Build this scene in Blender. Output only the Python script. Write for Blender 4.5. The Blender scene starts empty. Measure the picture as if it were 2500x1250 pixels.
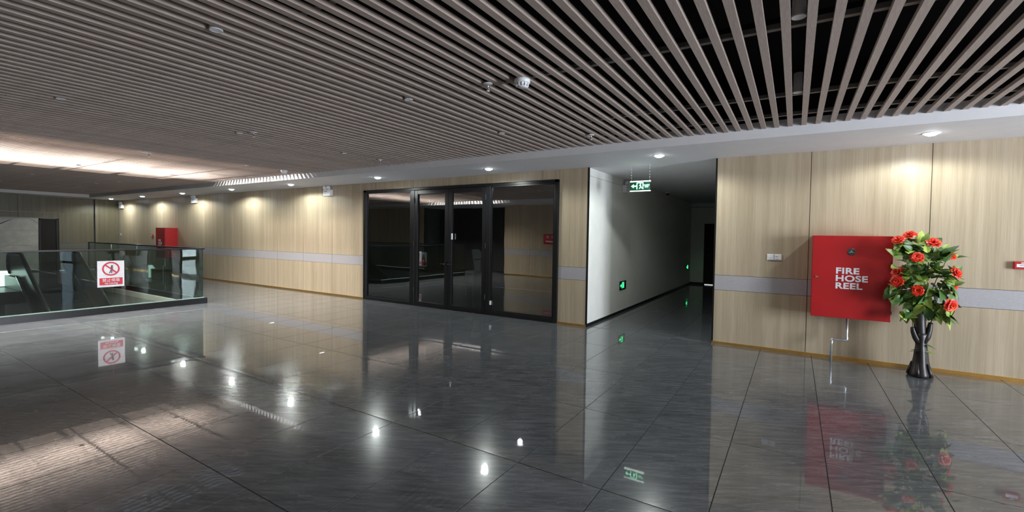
import bpy, math, random
from mathutils import Vector, Matrix
random.seed(7)
SC = bpy.context.scene
COL = SC.collection
PI = math.pi

# ------------------------------------------------------------------ camera
def make_camera():
    yaw, pitch, roll = math.radians(31.84211213), math.radians(-1.67558202), math.radians(0.84534089)
    f = Vector((-math.sin(yaw), math.cos(yaw), 0)); r = Vector((math.cos(yaw), math.sin(yaw), 0)); u = Vector((0, 0, 1))
    f2 = f*math.cos(pitch) + u*math.sin(pitch); u2 = u*math.cos(pitch) - f*math.sin(pitch)
    r3 = r*math.cos(roll) + u2*math.sin(roll); u3 = u2*math.cos(roll) - r*math.sin(roll)
    cd = bpy.data.cameras.new('camera'); cam = bpy.data.objects.new('camera', cd); COL.objects.link(cam)
    cam.matrix_world = Matrix(((r3.x, u3.x, -f2.x, 0), (r3.y, u3.y, -f2.y, 0), (r3.z, u3.z, -f2.z, 1.56), (0, 0, 0, 1)))
    cd.sensor_fit = 'HORIZONTAL'; cd.sensor_width = 36.0
    cd.lens = 1112.081/2500*36.0
    cd.shift_y = -(625-607.64)/2500
    cd.clip_start = 0.02; cd.clip_end = 200
    SC.camera = cam
make_camera()

# ------------------------------------------------------------------ light and exposure
vs = SC.view_settings
SC.display_settings.display_device = 'sRGB'
vs.view_transform = 'Standard'; vs.look = 'None'; vs.gamma = 1.0; vs.use_curve_mapping = False
vs.exposure = 0.64
W = bpy.data.worlds.new('world'); SC.world = W; W.use_nodes = True
W.node_tree.nodes['Background'].inputs[0].default_value = (0.75, 0.86, 1.0, 1)
W.node_tree.nodes['Background'].inputs[1].default_value = 0.6

def area_light(name, loc, direction, sx, sy, power, color, spread=PI):
    l = bpy.data.lights.new(name, 'AREA'); l.shape = 'RECTANGLE'; l.size = sx; l.size_y = sy
    l.energy = power; l.color = color; l.spread = spread
    o = bpy.data.objects.new(name, l); COL.objects.link(o); o.location = loc
    o.rotation_euler = Vector(direction).to_track_quat('-Z', 'Y').to_euler()
    return o
# daylight through the glazed end of the hall (right of the frame)
area_light('window_daylight', (7.25, 3.4, 1.32), (-1, 0, 0), 2.4, 2.4, 570, (0.84, 0.91, 1.0))
# daylight of the roof light above the slatted ceiling
area_light('skylight_daylight', (-10.7, 2.6, 5.2), (0, 0, -1), 2.0, 4.4, 2000, (1.0, 0.96, 0.90))
# faint fill lamp added in the lower lobby, which has no window
area_light('lobby_fill', (-29.2, 4.6, -1.9), (1, 0, 0.05), 5.0, 2.0, 30, (0.9, 1.0, 0.97))
SUN_EL = math.radians(25)
sl = bpy.data.lights.new('sun', 'SUN'); sl.energy = 3.0; sl.angle = math.radians(0.55); sl.color = (1.0, 0.93, 0.84)
so = bpy.data.objects.new('sun', sl); COL.objects.link(so)
so.rotation_euler = Vector((-math.cos(SUN_EL), 0.0, -math.sin(SUN_EL))).to_track_quat('-Z', 'Y').to_euler()
DOWNLIGHT_POWER = 52.0

# ------------------------------------------------------------------ materials
MATS = {}
class NT:
    def __init__(s, name):
        m = bpy.data.materials.new(name); m.use_nodes = True; s.m = m; s.t = m.node_tree; s.n = s.t.nodes
        s.b = s.n['Principled BSDF']; s.out = s.n['Material Output']; MATS[name] = m
    def add(s, typ, **kw):
        n = s.n.new(typ)
        for k, v in kw.items(): setattr(n, k, v)
        return n
    def link(s, a, b): s.t.links.new(a, b)
    def coords(s, scale=(1, 1, 1), rot=(0, 0, 0), kind='Object', loc=(0, 0, 0)):
        tc = s.add('ShaderNodeTexCoord'); mp = s.add('ShaderNodeMapping')
        mp.inputs['Scale'].default_value = scale; mp.inputs['Rotation'].default_value = rot; mp.inputs['Location'].default_value = loc
        s.link(tc.outputs[kind], mp.inputs['Vector']); return mp.outputs[0]
    def noise(s, vec, scale, detail=3, rough=0.55, dist=0.0):
        n = s.add('ShaderNodeTexNoise'); n.inputs['Scale'].default_value = scale; n.inputs['Detail'].default_value = detail
        n.inputs['Roughness'].default_value = rough; n.inputs['Distortion'].default_value = dist
        s.link(vec, n.inputs['Vector']); return n.outputs[0]
    def ramp(s, fac, stops):
        r = s.add('ShaderNodeValToRGB'); e = r.color_ramp.elements
        while len(e) < len(stops): e.new(0.5)
        for el, (p, c) in zip(e, stops): el.position = p; el.color = (*c, 1)
        s.link(fac, r.inputs[0]); return r.outputs[0]
    def mix(s, fac, a, b, mode='MIX'):
        n = s.add('ShaderNodeMix', data_type='RGBA', blend_type=mode)
        for i, v in ((0, fac), (6, a), (7, b)):
            if hasattr(v, 'is_output'): s.link(v, n.inputs[i])
            elif i == 0: n.inputs[0].default_value = v
            else: n.inputs[i].default_value = (*v, 1)
        return n.outputs[2]
    def math(s, op, a, b=None):
        n = s.add('ShaderNodeMath', operation=op)
        for i, v in ((0, a), (1, b)):
            if v is None: continue
            if hasattr(v, 'is_output'): s.link(v, n.inputs[i])
            else: n.inputs[i].default_value = v
        return n.outputs[0]
    def bump(s, h, strength, dist, target=None):
        b = s.add('ShaderNodeBump'); b.inputs['Strength'].default_value = strength; b.inputs['Distance'].default_value = dist
        s.link(h, b.inputs['Height']); s.link(b.outputs[0], target or s.b.inputs['Normal']); return b

def plain(name, color, rough=0.5, metal=0.0, spec=0.5, var=0.06, vscale=20.0, bump=0.0):
    t = NT(name); v = t.coords(); n = t.noise(v, vscale, 3)
    lo = tuple(max(0, c*(1-var)) for c in color); hi = tuple(min(1, c*(1+var)) for c in color)
    t.link(t.ramp(n, [(0.3, lo), (0.7, hi)]), t.b.inputs['Base Color'])
    t.b.inputs['Roughness'].default_value = rough; t.b.inputs['Metallic'].default_value = metal
    t.b.inputs['Specular IOR Level'].default_value = spec
    if bump: t.bump(n, bump, 0.002)
    return t.m
def emit(name, color, strength):
    t = NT(name); t.b.inputs['Base Color'].default_value = (*color, 1)
    t.b.inputs['Emission Color'].default_value = (*color, 1); t.b.inputs['Emission Strength'].default_value = strength
    return t.m
def wood(name, dark, mid, light, loc_rand=True, sheen=0.35):
    t = NT(name)
    tc = t.add('ShaderNodeTexCoord'); oi = t.add('ShaderNodeObjectInfo')
    off = t.add('ShaderNodeVectorMath', operation='SCALE'); off.inputs[0].default_value = (7.0, 5.0, 3.0)
    t.link(oi.outputs['Random'], off.inputs[3])
    ad = t.add('ShaderNodeVectorMath', operation='ADD'); t.link(tc.outputs['Object'], ad.inputs[0]); t.link(off.outputs[0], ad.inputs[1])
    def sc(v):
        m = t.add('ShaderNodeMapping'); m.inputs['Scale'].default_value = v; t.link(ad.outputs[0], m.inputs[0]); return m.outputs[0]
    broad = t.noise(sc((7, 7, 0.22)), 1.0, 4, 0.6, 0.4)
    strips = t.noise(sc((16, 16, 0.10)), 1.0, 2, 0.5)
    fine = t.noise(sc((140, 140, 2.4)), 1.0, 3, 0.6)
    c = t.ramp(broad, [(0.28, dark), (0.5, mid), (0.74, light)])
    c2 = t.ramp(strips, [(0.38, dark), (0.62, light)])
    c = t.mix(0.28, c, c2)
    c = t.mix(0.5, c, t.ramp(fine, [(0.3, (0.72, 0.72, 0.72)), (0.7, (1.12, 1.12, 1.12))]), 'MULTIPLY')
    t.link(c, t.b.inputs['Base Color'])
    t.b.inputs['Roughness'].default_value = sheen; t.b.inputs['Specular IOR Level'].default_value = 0.35
    t.bump(fine, 0.08, 0.0006)
    return t.m

WOOD_DIM = wood('shaded_oak_laminate', (0.10, 0.088, 0.056), (0.13, 0.113, 0.072), (0.16, 0.14, 0.09))  # oak for the dim end wall, its shade put into the colour
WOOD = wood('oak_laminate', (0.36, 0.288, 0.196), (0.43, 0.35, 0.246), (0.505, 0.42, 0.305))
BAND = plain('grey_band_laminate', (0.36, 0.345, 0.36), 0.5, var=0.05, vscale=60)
BAND_DIM = plain('shaded_band_laminate', (0.12, 0.113, 0.098), 0.5)  # grey band darkened likewise, the end wall's dimness in its colour
WHITE_PANEL = plain('white_wall_panel', (0.78, 0.78, 0.74), 0.45, var=0.03, vscale=4)
PAINT = plain('white_ceiling_paint', (0.74, 0.735, 0.76), 0.7, var=0.02, vscale=6)
SEAM = plain('dark_seam', (0.03, 0.027, 0.025), 0.6)
BLACK_METAL = plain('black_aluminium', (0.007, 0.0075, 0.009), 0.35, 0.0, 0.35)
BLACK_STONE = plain('black_kerb_stone', (0.012, 0.012, 0.013), 0.3, spec=0.25, var=0.3, vscale=30)
BLACK_PAINT = plain('black_void_paint', (0.012, 0.011, 0.011), 0.9, spec=0.1)
RUBBER = plain('black_rubber', (0.012, 0.012, 0.013), 0.4)
GOLD = plain('gold_trim', (0.62, 0.37, 0.10), 0.28, 0.85)
CHROME = plain('brushed_steel', (0.62, 0.63, 0.65), 0.25, 1.0)
GALV = plain('galvanised_steel', (0.20, 0.20, 0.20), 0.5, 0.7)
PIPE = plain('galvanised_pipe', (0.60, 0.63, 0.66), 0.32, 0.75)
WPLASTIC = plain('white_plastic', (0.78, 0.79, 0.82), 0.35, var=0.02)
GPLASTIC = plain('grey_plastic', (0.36, 0.37, 0.38), 0.45)
RED = plain('red_enamel', (0.40, 0.008, 0.011), 0.42, var=0.08, vscale=3)
RED_SIGN = plain('red_print', (0.55, 0.03, 0.05), 0.4)
WHITE_PRINT = plain('white_print', (0.75, 0.75, 0.80), 0.4)
DARK_PRINT = plain('dark_print', (0.04, 0.045, 0.05), 0.4)
STONE = plain('pale_stone', (0.42, 0.41, 0.37), 0.4, var=0.12, vscale=5)
DARK_DOOR = plain('dark_bronze_door', (0.02, 0.016, 0.014), 0.55, spec=0.2)
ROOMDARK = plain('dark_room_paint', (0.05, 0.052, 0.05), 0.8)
LOWER_FLOOR = plain('lower_lobby_floor', (0.05, 0.05, 0.05), 0.12, var=0.3, vscale=1.5)
LOWER_WALL = plain('lower_lobby_wall', (0.10, 0.095, 0.085), 0.6)
CREAM = plain('cream_fascia', (0.72, 0.70, 0.62), 0.5)
STEPM = plain('escalator_step_metal', (0.05, 0.05, 0.052), 0.4, 0.7)
SKIRT = plain('escalator_skirt_steel', (0.06, 0.062, 0.062), 0.35, 0.6)
ESC_PANEL = plain('escalator_side_panel', (0.012, 0.013, 0.013), 0.3)
RESIN = plain('dark_resin_bark', (0.018, 0.014, 0.014), 0.42, var=0.5, vscale=14, bump=0.35)
LENS = emit('downlight_lens', (0.93, 0.97, 1.0), 26.0)
GREEN_DARK = emit('exit_sign_green', (0.0, 0.035, 0.014), 0.35)
GREEN_LIT = emit('exit_sign_symbol', (0.30, 1.0, 0.62), 2.2)
GREEN_PURE = emit('floor_sign_symbol', (0.05, 0.95, 0.30), 1.6)
WHITE_LIT = emit('exit_sign_edge', (0.85, 1.0, 0.93), 1.6)
BOX_GLOW = emit('light_box_panel', (0.74, 0.96, 0.88), 2.2)  # glowing front panel of the low box, not a window
EXTERIOR = emit('exterior_daylight', (0.72, 0.85, 1.0), 1.0)
CLIPM = emit('door_gap_light', (0.8, 0.85, 0.8), 0.5)

def slat_material():
    t = NT('wood_plastic_slat')
    oi = t.add('ShaderNodeObjectInfo')
    v = t.coords((55, 3.0, 55)); n = t.noise(v, 3.0, 4, 0.7)
    c = t.ramp(n, [(0.28, (0.31, 0.245, 0.212)), (0.5, (0.405, 0.328, 0.29)), (0.72, (0.49, 0.41, 0.37))])
    # slight batch difference between slats
    k = t.math('MULTIPLY_ADD', oi.outputs['Random'], 0.16); k.node.inputs[2].default_value = 0.92
    cc = t.add('ShaderNodeCombineColor')
    for i in range(3): t.link(k, cc.inputs[i])
    c = t.mix(1.0, c, cc.outputs[0], 'MULTIPLY')
    t.link(c, t.b.inputs['Base Color']); t.b.inputs['Roughness'].default_value = 0.6; t.b.inputs['Specular IOR Level'].default_value = 0.3
    t.bump(n, 0.2, 0.0008)
    return t.m
SLAT = slat_material()

def tile_material():
    t = NT('polished_grey_tile')
    tc = t.add('ShaderNodeTexCoord'); oi = t.add('ShaderNodeObjectInfo')
    off = t.add('ShaderNodeVectorMath', operation='SCALE'); off.inputs[0].default_value = (31.0, 17.0, 0.0)
    t.link(oi.outputs['Random'], off.inputs[3])
    ad = t.add('ShaderNodeVectorMath', operation='ADD'); t.link(tc.outputs['Object'], ad.inputs[0]); t.link(off.outputs[0], ad.inputs[1])
    def sc(v, rz=0.50):
        r = t.add('ShaderNodeMapping'); r.inputs['Rotation'].default_value = (0, 0, -rz); t.link(ad.outputs[0], r.inputs[0])
        m = t.add('ShaderNodeMapping'); m.inputs['Scale'].default_value = v; t.link(r.outputs[0], m.inputs[0]); return m.outputs[0]
    streak = t.noise(sc((2.2, 16, 1)), 1.6, 5, 0.62, 0.5)
    cloud = t.noise(sc((1.5, 4, 1)), 1.0, 3, 0.5, 0.3)
    vein = t.noise(sc((1.2, 9, 1), 0.62), 1.3, 6, 0.6, 1.2)
    c = t.ramp(streak, [(0.30, (0.074, 0.080, 0.088)), (0.5, (0.112, 0.120, 0.131)), (0.70, (0.160, 0.171, 0.185))])
    c = t.mix(0.6, c, t.ramp(cloud, [(0.3, (0.78, 0.78, 0.78)), (0.7, (1.18, 1.18, 1.18))]), 'MULTIPLY')
    vm = t.ramp(vein, [(0.485, (0, 0, 0)), (0.5, (0.32, 0.32, 0.32)), (0.515, (0, 0, 0))])
    bw = t.add('ShaderNodeRGBToBW'); t.link(vm, bw.inputs[0])
    c = t.mix(bw.outputs[0], c, (0.34, 0.34, 0.33))
    t.link(c, t.b.inputs['Base Color'])
    t.b.inputs['Roughness'].default_value = 0.2; t.b.inputs['Specular IOR Level'].default_value = 0.05
    t.b.inputs['Coat Weight'].default_value = 1.0; t.b.inputs['Coat Roughness'].default_value = 0.025; t.b.inputs['Coat IOR'].default_value = 1.43
    # faint waviness of the polish
    w1 = t.noise(sc((5, 9, 1), 0.5), 1.0, 2, 0.5)
    w2 = t.noise(sc((40, 70, 1), 0.5), 1.0, 1, 0.5)
    h = t.math('ADD', w1, t.math('MULTIPLY', w2, 0.06))
    b = t.bump(h, 1.0, 0.00010, t.b.inputs['Coat Normal'])
    return t.m
TILE = tile_material()
GROUT = plain('dark_grout', (0.045, 0.045, 0.045), 0.8)

def glass_material(name, tint, base, gain, refl=(1, 1, 1), cap=0.9):
    t = NT(name); t.n.remove(t.b)
    lw = t.add('ShaderNodeLayerWeight'); lw.inputs['Blend'].default_value = 0.5
    p = t.math('POWER', lw.outputs['Facing'], 5.0)
    f = t.math('MULTIPLY_ADD', p, gain); f.node.inputs[2].default_value = base
    f = t.math('MINIMUM', f, cap)
    tr = t.add('ShaderNodeBsdfTransparent'); tr.inputs[0].default_value = (*tint, 1)
    gl = t.add('ShaderNodeBsdfGlossy'); gl.inputs['Roughness'].default_value = 0.0; gl.inputs[0].default_value = (*refl, 1)
    v = t.coords((1, 1, 1)); n = t.noise(v, 0.9, 2)
    bp = t.add('ShaderNodeBump'); bp.inputs['Strength'].default_value = 1.0; bp.inputs['Distance'].default_value = 0.002
    t.link(n, bp.inputs['Height']); t.link(bp.outputs[0], gl.inputs['Normal'])
    mx = t.add('ShaderNodeMixShader'); t.link(f, mx.inputs[0]); t.link(tr.outputs[0], mx.inputs[1]); t.link(gl.outputs[0], mx.inputs[2])
    t.link(mx.outputs[0], t.out.inputs[0])
    return t.m
GLASS = glass_material('balustrade_glass', (0.70, 0.76, 0.735), 0.034, 0.9, (0.92, 1.0, 0.97))
DOOR_GLASS = glass_material('tinted_door_glass', (0.58, 0.62, 0.62), 0.17, 0.6, cap=0.4)
GLASS_EDGE = plain('green_glass_edge', (0.45, 0.62, 0.55), 0.2)

def leaf_material(name, a, b, c):
    t = NT(name); oi = t.add('ShaderNodeObjectInfo')
    v = t.coords((1, 1, 1)); n = t.noise(v, 60, 2)
    f = t.math('ADD', t.math('MULTIPLY', oi.outputs['Random'], 0.8), t.math('MULTIPLY', n, 0.3))
    t.link(t.ramp(f, [(0.1, a), (0.55, b), (0.95, c)]), t.b.inputs['Base Color'])
    t.b.inputs['Roughness'].default_value = 0.45; t.b.inputs['Subsurface Weight'].default_value = 0.0
    return t.m
LEAF = leaf_material('green_leaf', (0.030, 0.085, 0.020), (0.085, 0.19, 0.035), (0.36, 0.47, 0.08))
PETAL = leaf_material('red_petal', (0.66, 0.010, 0.006), (0.78, 0.025, 0.009), (0.85, 0.09, 0.015))
PETAL_CORE = plain('orange_flower_centre', (0.85, 0.30, 0.03), 0.5)
STEM = plain('green_stem', (0.07, 0.14, 0.05), 0.5)

# ------------------------------------------------------------------ mesh helpers
class MB:
    def __init__(s): s.v = []; s.f = []; s.mi = []
    def face(s, pts, mi=0):
        i = len(s.v); s.v += [tuple(p) for p in pts]; s.f.append(tuple(range(i, i+len(pts)))); s.mi.append(mi)
    def box(s, x0, x1, y0, y1, z0, z1, mi=0):
        i = len(s.v)
        s.v += [(x0, y0, z0), (x1, y0, z0), (x1, y1, z0), (x0, y1, z0), (x0, y0, z1), (x1, y0, z1), (x1, y1, z1), (x0, y1, z1)]
        for q in ((0, 3, 2, 1), (4, 5, 6, 7), (0, 1, 5, 4), (1, 2, 6, 5), (2, 3, 7, 6), (3, 0, 4, 7)):
            s.f.append(tuple(i+k for k in q)); s.mi.append(mi)
        return s
    def prism(s, poly, axis, a, b, mi=0):
        # poly: list of 2D points in the plane normal to axis, extruded from a to b
        def P(p, d): return {'x': (d, p[0], p[1]), 'y': (p[0], d, p[1]), 'z': (p[0], p[1], d)}[axis]
        i = len(s.v); n = len(poly)
        s.v += [P(p, a) for p in poly] + [P(p, b) for p in poly]
        s.f.append(tuple(i+k for k in range(n))); s.mi.append(mi)
        s.f.append(tuple(i+n+k for k in reversed(range(n)))); s.mi.append(mi)
        for k in range(n):
            j = (k+1) % n; s.f.append((i+j, i+k, i+n+k, i+n+j)); s.mi.append(mi)
        return s
    def lathe(s, prof, c=(0, 0, 0), n=20, axis='z', mi=0, rad=None):
        # prof: (radius, height); rad(theta, height) optional modulation
        i = len(s.v); m = len(prof)
        for k in range(n):
            a = 2*PI*k/n
            for (r, h) in prof:
                rr = r*(rad(a, h) if rad else 1)
                x, y = rr*math.cos(a), rr*math.sin(a)
                p = {'z': (x, y, h), 'y': (x, h, y), 'x': (h, x, y)}[axis]
                s.v.append((p[0]+c[0], p[1]+c[1], p[2]+c[2]))
        for k in range(n):
            k2 = (k+1) % n
            for q in range(m-1):
                s.f.append((i+k*m+q, i+k2*m+q, i+k2*m+q+1, i+k*m+q+1)); s.mi.append(mi)
        if prof[0][0] > 1e-6: s.f.append(tuple(i+k*m for k in reversed(range(n)))); s.mi.append(mi)
        if prof[-1][0] > 1e-6: s.f.append(tuple(i+k*m+m-1 for k in range(n))); s.mi.append(mi)
        return s
    def tube(s, pts, r, n=8, mi=0, closed=False):
        P = [Vector(p) for p in pts]; R = r if isinstance(r, (list, tuple)) else [r]*len(P)
        i = len(s.v); up = Vector((0, 0, 1)); prev = None
        for k, p in enumerate(P):
            if closed: d = (P[(k+1) % len(P)]-P[k-1])
            else: d = (P[min(k+1, len(P)-1)]-P[max(k-1, 0)])
            d.normalize()
            if prev is None:
                a = d.cross(up)
                if a.length < 1e-3: a = d.cross(Vector((1, 0, 0)))
            else: a = prev - d*prev.dot(d)
            a.normalize(); prev = a; b = d.cross(a)
            for q in range(n):
                t = 2*PI*q/n; s.v.append(tuple(p + a*R[k]*math.cos(t) + b*R[k]*math.sin(t)))
        L = len(P)
        for k in range(L if closed else L-1):
            k2 = (k+1) % L
            for q in range(n):
                q2 = (q+1) % n; s.f.append((i+k*n+q, i+k*n+q2, i+k2*n+q2, i+k2*n+q)); s.mi.append(mi)
        if not closed:
            s.f.append(tuple(i+q for q in reversed(range(n)))); s.mi.append(mi)
            s.f.append(tuple(i+(L-1)*n+q for q in range(n))); s.mi.append(mi)
        return s
    def mesh(s, name, mats, smooth=False):
        me = bpy.data.meshes.new(name); me.from_pydata(s.v, [], s.f)
        for m in (mats if isinstance(mats, (list, tuple)) else [mats]): me.materials.append(m)
        me.polygons.foreach_set('material_index', s.mi)
        me.update()
        import bmesh
        bm = bmesh.new(); bm.from_mesh(me); bmesh.ops.recalc_face_normals(bm, faces=bm.faces); bm.to_mesh(me); bm.free()
        if smooth: 
            me.shade_smooth()
            if smooth != 'all': me.set_sharp_from_angle(angle=math.radians(38))
        return me
    def build(s, name, mats, parent=None, smooth=False, bevel=0.0, loc=None):
        me = s.mesh(name, mats, smooth)
        if smooth and smooth != 'all':
            me.shade_smooth(); me.set_sharp_from_angle(angle=math.radians(38))
        o = bpy.data.objects.new(name, me); COL.objects.link(o)
        if loc: o.location = loc
        if parent: o.parent = parent
        if bevel:
            b = o.modifiers.new('bevel', 'BEVEL'); b.width = bevel; b.segments = 2; b.limit_method = 'ANGLE'; b.angle_limit = math.radians(40)
        return o
def Box(name, mat, b, parent=None, bevel=0.0, loc=None): return MB().box(*b).build(name, mat, parent, bevel=bevel, loc=loc)
def inst(me, name, parent=None, loc=(0, 0, 0), rot=(0, 0, 0), scale=None):
    o = bpy.data.objects.new(name, me); COL.objects.link(o); o.parent = parent; o.location = loc; o.rotation_euler = rot
    if scale: o.scale = scale
    return o
def tag(o, label, cat, group=None):
    o['label'] = label; o['category'] = cat
    if group: o['group'] = group
    return o
def thing(name, label, cat, loc=(0, 0, 0), rot=(0, 0, 0), group=None):
    o = bpy.data.objects.new(name, None); COL.objects.link(o); o.location = loc; o.rotation_euler = rot; o.empty_display_size = 0.1
    return tag(o, label, cat, group)
def struct(o): o['kind'] = 'structure'; return o
def lab(o, label): o['label'] = label; return o
def empty_struct(name, loc=(0, 0, 0)):
    o = bpy.data.objects.new(name, None); COL.objects.link(o); o.location = loc; return struct(o)
def text(name, body, size, mat, loc, rot, parent=None, bold=0.0, align='LEFT', depth=0.0006, sx=1.0, sp=1.0):
    cu = bpy.data.curves.new(name, 'FONT'); cu.body = body; cu.size = size; cu.extrude = depth; cu.offset = bold
    cu.align_x = align; cu.space_character = sp; cu.materials.append(mat)
    o = bpy.data.objects.new(name, cu); COL.objects.link(o); o.location = loc; o.rotation_euler = rot; o.scale = (sx, 1, 1)
    if parent: o.parent = parent
    bpy.context.view_layer.update()
    dg = bpy.context.evaluated_depsgraph_get()
    me = bpy.data.meshes.new_from_object(o.evaluated_get(dg)); me.name = name
    m = bpy.data.objects.new(name, me); COL.objects.link(m)
    m.location = o.location; m.rotation_euler = o.rotation_euler; m.scale = o.scale; m.parent = parent
    bpy.data.objects.remove(o); bpy.data.curves.remove(cu)
    m.name = name
    return m
def copy_tree(o, loc, label, group=None):
    c = o.copy(); COL.objects.link(c); c.location = loc; c['label'] = label
    if group: c['group'] = group
    for ch in list(o.children):
        d = ch.copy(); COL.objects.link(d); d.parent = c
        for g in list(ch.children):
            e = g.copy(); COL.objects.link(e); e.parent = d
    return c

# ------------------------------------------------------------------ main dimensions (metres)
YW = 7.336          # face of the long wood-panelled wall
ZS = 2.745          # underside of the white soffit
YS = 6.108          # front face of the soffit
ZSL = 2.85          # underside of the slats
XL = -23.5          # end wall far left
XR = 7.1            # glazed end wall, right of the frame
YF = -0.65          # opposite wall, behind the camera
XC0, XC1 = -3.03, -1.02     # corridor mouth
YCE = 16.45         # corridor end
OX0, OX1, OY0, OY1 = -17.66, -10.92, 0.70, 4.77     # stair well opening (inner)
ZLOW = -4.0

# ------------------------------------------------------------------ floor
floor = empty_struct('floor')
b = MB()
for r in ((XL-0.2, OX0, YF-1.2, YW+0.1), (OX0, OX1, YF-1.2, OY0), (OX0, OX1, OY1, YW+0.1), (OX1, XR+0.2, YF-1.2, YW+0.1), (XC0-0.1, XC1+0.1, YW+0.1, YCE+0.1)):
    b.box(r[0], r[1], r[2], r[3], -0.30, -0.004)
slab = b.build('slab', GROUT, floor)
TX, TY, GAP = 0.602, 1.185, 0.0042
TX0, TY0 = -0.376, 5.03
def tile_mesh(w, l):
    m = MB(); xs = [-w/2, -w/2+0.0015, -w/2+0.025, w/2-0.025, w/2-0.0015, w/2]; zx = [-0.003, -0.00004, 0, 0, -0.00004, -0.003]
    e = [0, 0.0015, 0.02, 0.05]; zy = [-0.003, -0.00036, -0.00010, 0]
    if l < 0.2: e = [0, 0.004, 0.018, 0.03]
    ys = [-l/2+q for q in e] + [l/2-q for q in reversed(e)]; zy = zy + zy[::-1]
    nx, ny = len(xs), len(ys)
    m.v = [(x, y, min(zx[i], zy[j])) for j, y in enumerate(ys) for i, x in enumerate(xs)]
    for j in range(ny-1):
        for i in range(nx-1): m.f.append((j*nx+i, j*nx+i+1, (j+1)*nx+i+1, (j+1)*nx+i)); m.mi.append(0)
    return m
TMESH = {}
rows = []
k = -5
while TY0+TY*k < YCE:
    y0, y1 = TY0+TY*k, TY0+TY*(k+1); rows.append((y0, y1)); k += 1
def clipped(x0, x1, y0, y1):
    # rectangles of this tile that lie on the floor (not in the well or in walls)
    out = []
    def hall(a0, a1, b0, b1):
        a0, a1, b0, b1 = max(a0, XL), min(a1, XR), max(b0, YF-1.2), min(b1, YW+0.02)
        if a1-a0 < 0.03 or b1-b0 < 0.03: return
        kx1, kx0, ky0, ky1 = -10.82, -17.7, OY0, 4.86
        if a1 <= kx0 or a0 >= kx1 or b1 <= ky0 or b0 >= ky1: out.append((a0, a1, b0, b1)); return
        if a1 > kx1: hall(kx1, a1, b0, b1)
        if a0 < kx0: hall(a0, kx0, b0, b1)
        m0, m1 = max(a0, kx0), min(a1, kx1)
        if b1 > ky1: hall(m0, m1, ky1, b1)
        if b0 < ky0: hall(m0, m1, b0, ky0)
    hall(x0, x1, y0, min(y1, YW+0.02))
    c0, c1, d0, d1 = max(x0, XC0), min(x1, XC1), max(y0, YW+0.02), min(y1, YCE)
    if c1-c0 > 0.03 and d1-d0 > 0.03: out.append((c0, c1, d0, d1))
    return out
pieces = []
i0 = int(math.floor((XL-TX0)/TX)); i1 = int(math.ceil((XR-TX0)/TX))
for i in range(i0, i1):
    for (y0, y1) in rows:
        for c in clipped(TX0+TX*i, TX0+TX*(i+1), y0, y1): pieces.append(c)
def in_view(c):
    x, y = (c[0]+c[1])/2, (c[2]+c[3])/2
    yaw = math.radians(31.84); d = -math.sin(yaw)*x+math.cos(yaw)*y; s = math.cos(yaw)*x+math.sin(yaw)*y
    return d > 0.6 and abs(s) < d*1.25+0.7
pieces.sort(key=lambda c: (not in_view(c), ((c[0]+c[1])/2)**2+((c[2]+c[3])/2)**2))
rest = MB()
for n, (x0, x1, y0, y1) in enumerate(pieces):
    w, l = round(x1-x0-GAP, 3), round(y1-y0-GAP, 3)
    if n < 285 and in_view((x0, x1, y0, y1)):
        if (w, l) not in TMESH: TMESH[(w, l)] = tile_mesh(w, l).mesh('tile', TILE, True)
        t = inst(TMESH[(w, l)], 'tile', floor, ((x0+x1)/2, (y0+y1)/2, 0), (random.gauss(0, 0.00025), random.gauss(0, 0.00025), 0))
    else:
        m = tile_mesh(w, l); o = len(rest.v); cx, cy = (x0+x1)/2, (y0+y1)/2
        rest.v += [(x+cx, y+cy, z) for x, y, z in m.v]; rest.f += [tuple(a+o for a in f) for f in m.f]; rest.mi += m.mi
far = rest.build('far_tiles', TILE, floor, True); far['kind'] = 'stuff'

# ------------------------------------------------------------------ long wall of wood panels
def panel_wall(name, axis, face, sign, spans, seams, z1, holes=(), band=(0.80, 1.025), thick=0.018, mat=WOOD, bandmat=BAND, backing=0.15, ztop=None):
    """panels on a plane; axis 'x' = wall runs along x at y=face, 'y' = runs along y at x=face; sign = side the panels stand proud to"""
    w = empty_struct(name)
    bk = MB(); lo, hi = sorted((face - sign*thick, face - sign*(thick+backing)))
    for (a0, a1, zz0, zz1) in spans:
        if axis == 'x': bk.box(a0, a1, lo, hi, zz0, zz1)
        else: bk.box(lo, hi, a0, a1, zz0, zz1)
    bk.build('backing', SEAM, w)
    plo, phi = sorted((face, face - sign*thick))
    for (a0, a1, zz0, zz1) in spans:
        s = [a0]+[q for q in sorted(seams) if a0+0.02 < q < a1-0.02]+[a1]
        for u0, u1 in zip(s[:-1], s[1:]):
            zs = [(zz0, zz1, mat, 'panel')]
            if band and zz0 < band[0]: zs = [(zz0, band[0], mat, 'panel'), (band[0], band[1], bandmat, 'band_panel'), (band[1], zz1, mat, 'panel')]
            for (q0, q1, mm, nm) in zs:
                g = 0.0035
                dz = 0.0045 if (nm == 'band_panel') else 0.0
                bx = (u0+g, u1-g, plo, phi, q0+dz, q1-dz) if axis == 'x' else (plo, phi, u0+g, u1-g, q0+dz, q1-dz)
                c = ((bx[0]+bx[1])/2, (bx[2]+bx[3])/2, (bx[4]+bx[5])/2)
                Box(nm, mm, (bx[0]-c[0], bx[1]-c[0], bx[2]-c[1], bx[3]-c[1], bx[4]-c[2], bx[5]-c[2]), w, loc=c)
    return w
DX0, DX1, DZ1 = -8.69, -3.583, 2.57
left_seams = [DX0-1.19*k for k in range(1, 13)]
over = [-8.304, -7.114, -6.127, -5.145, -3.921]
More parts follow.
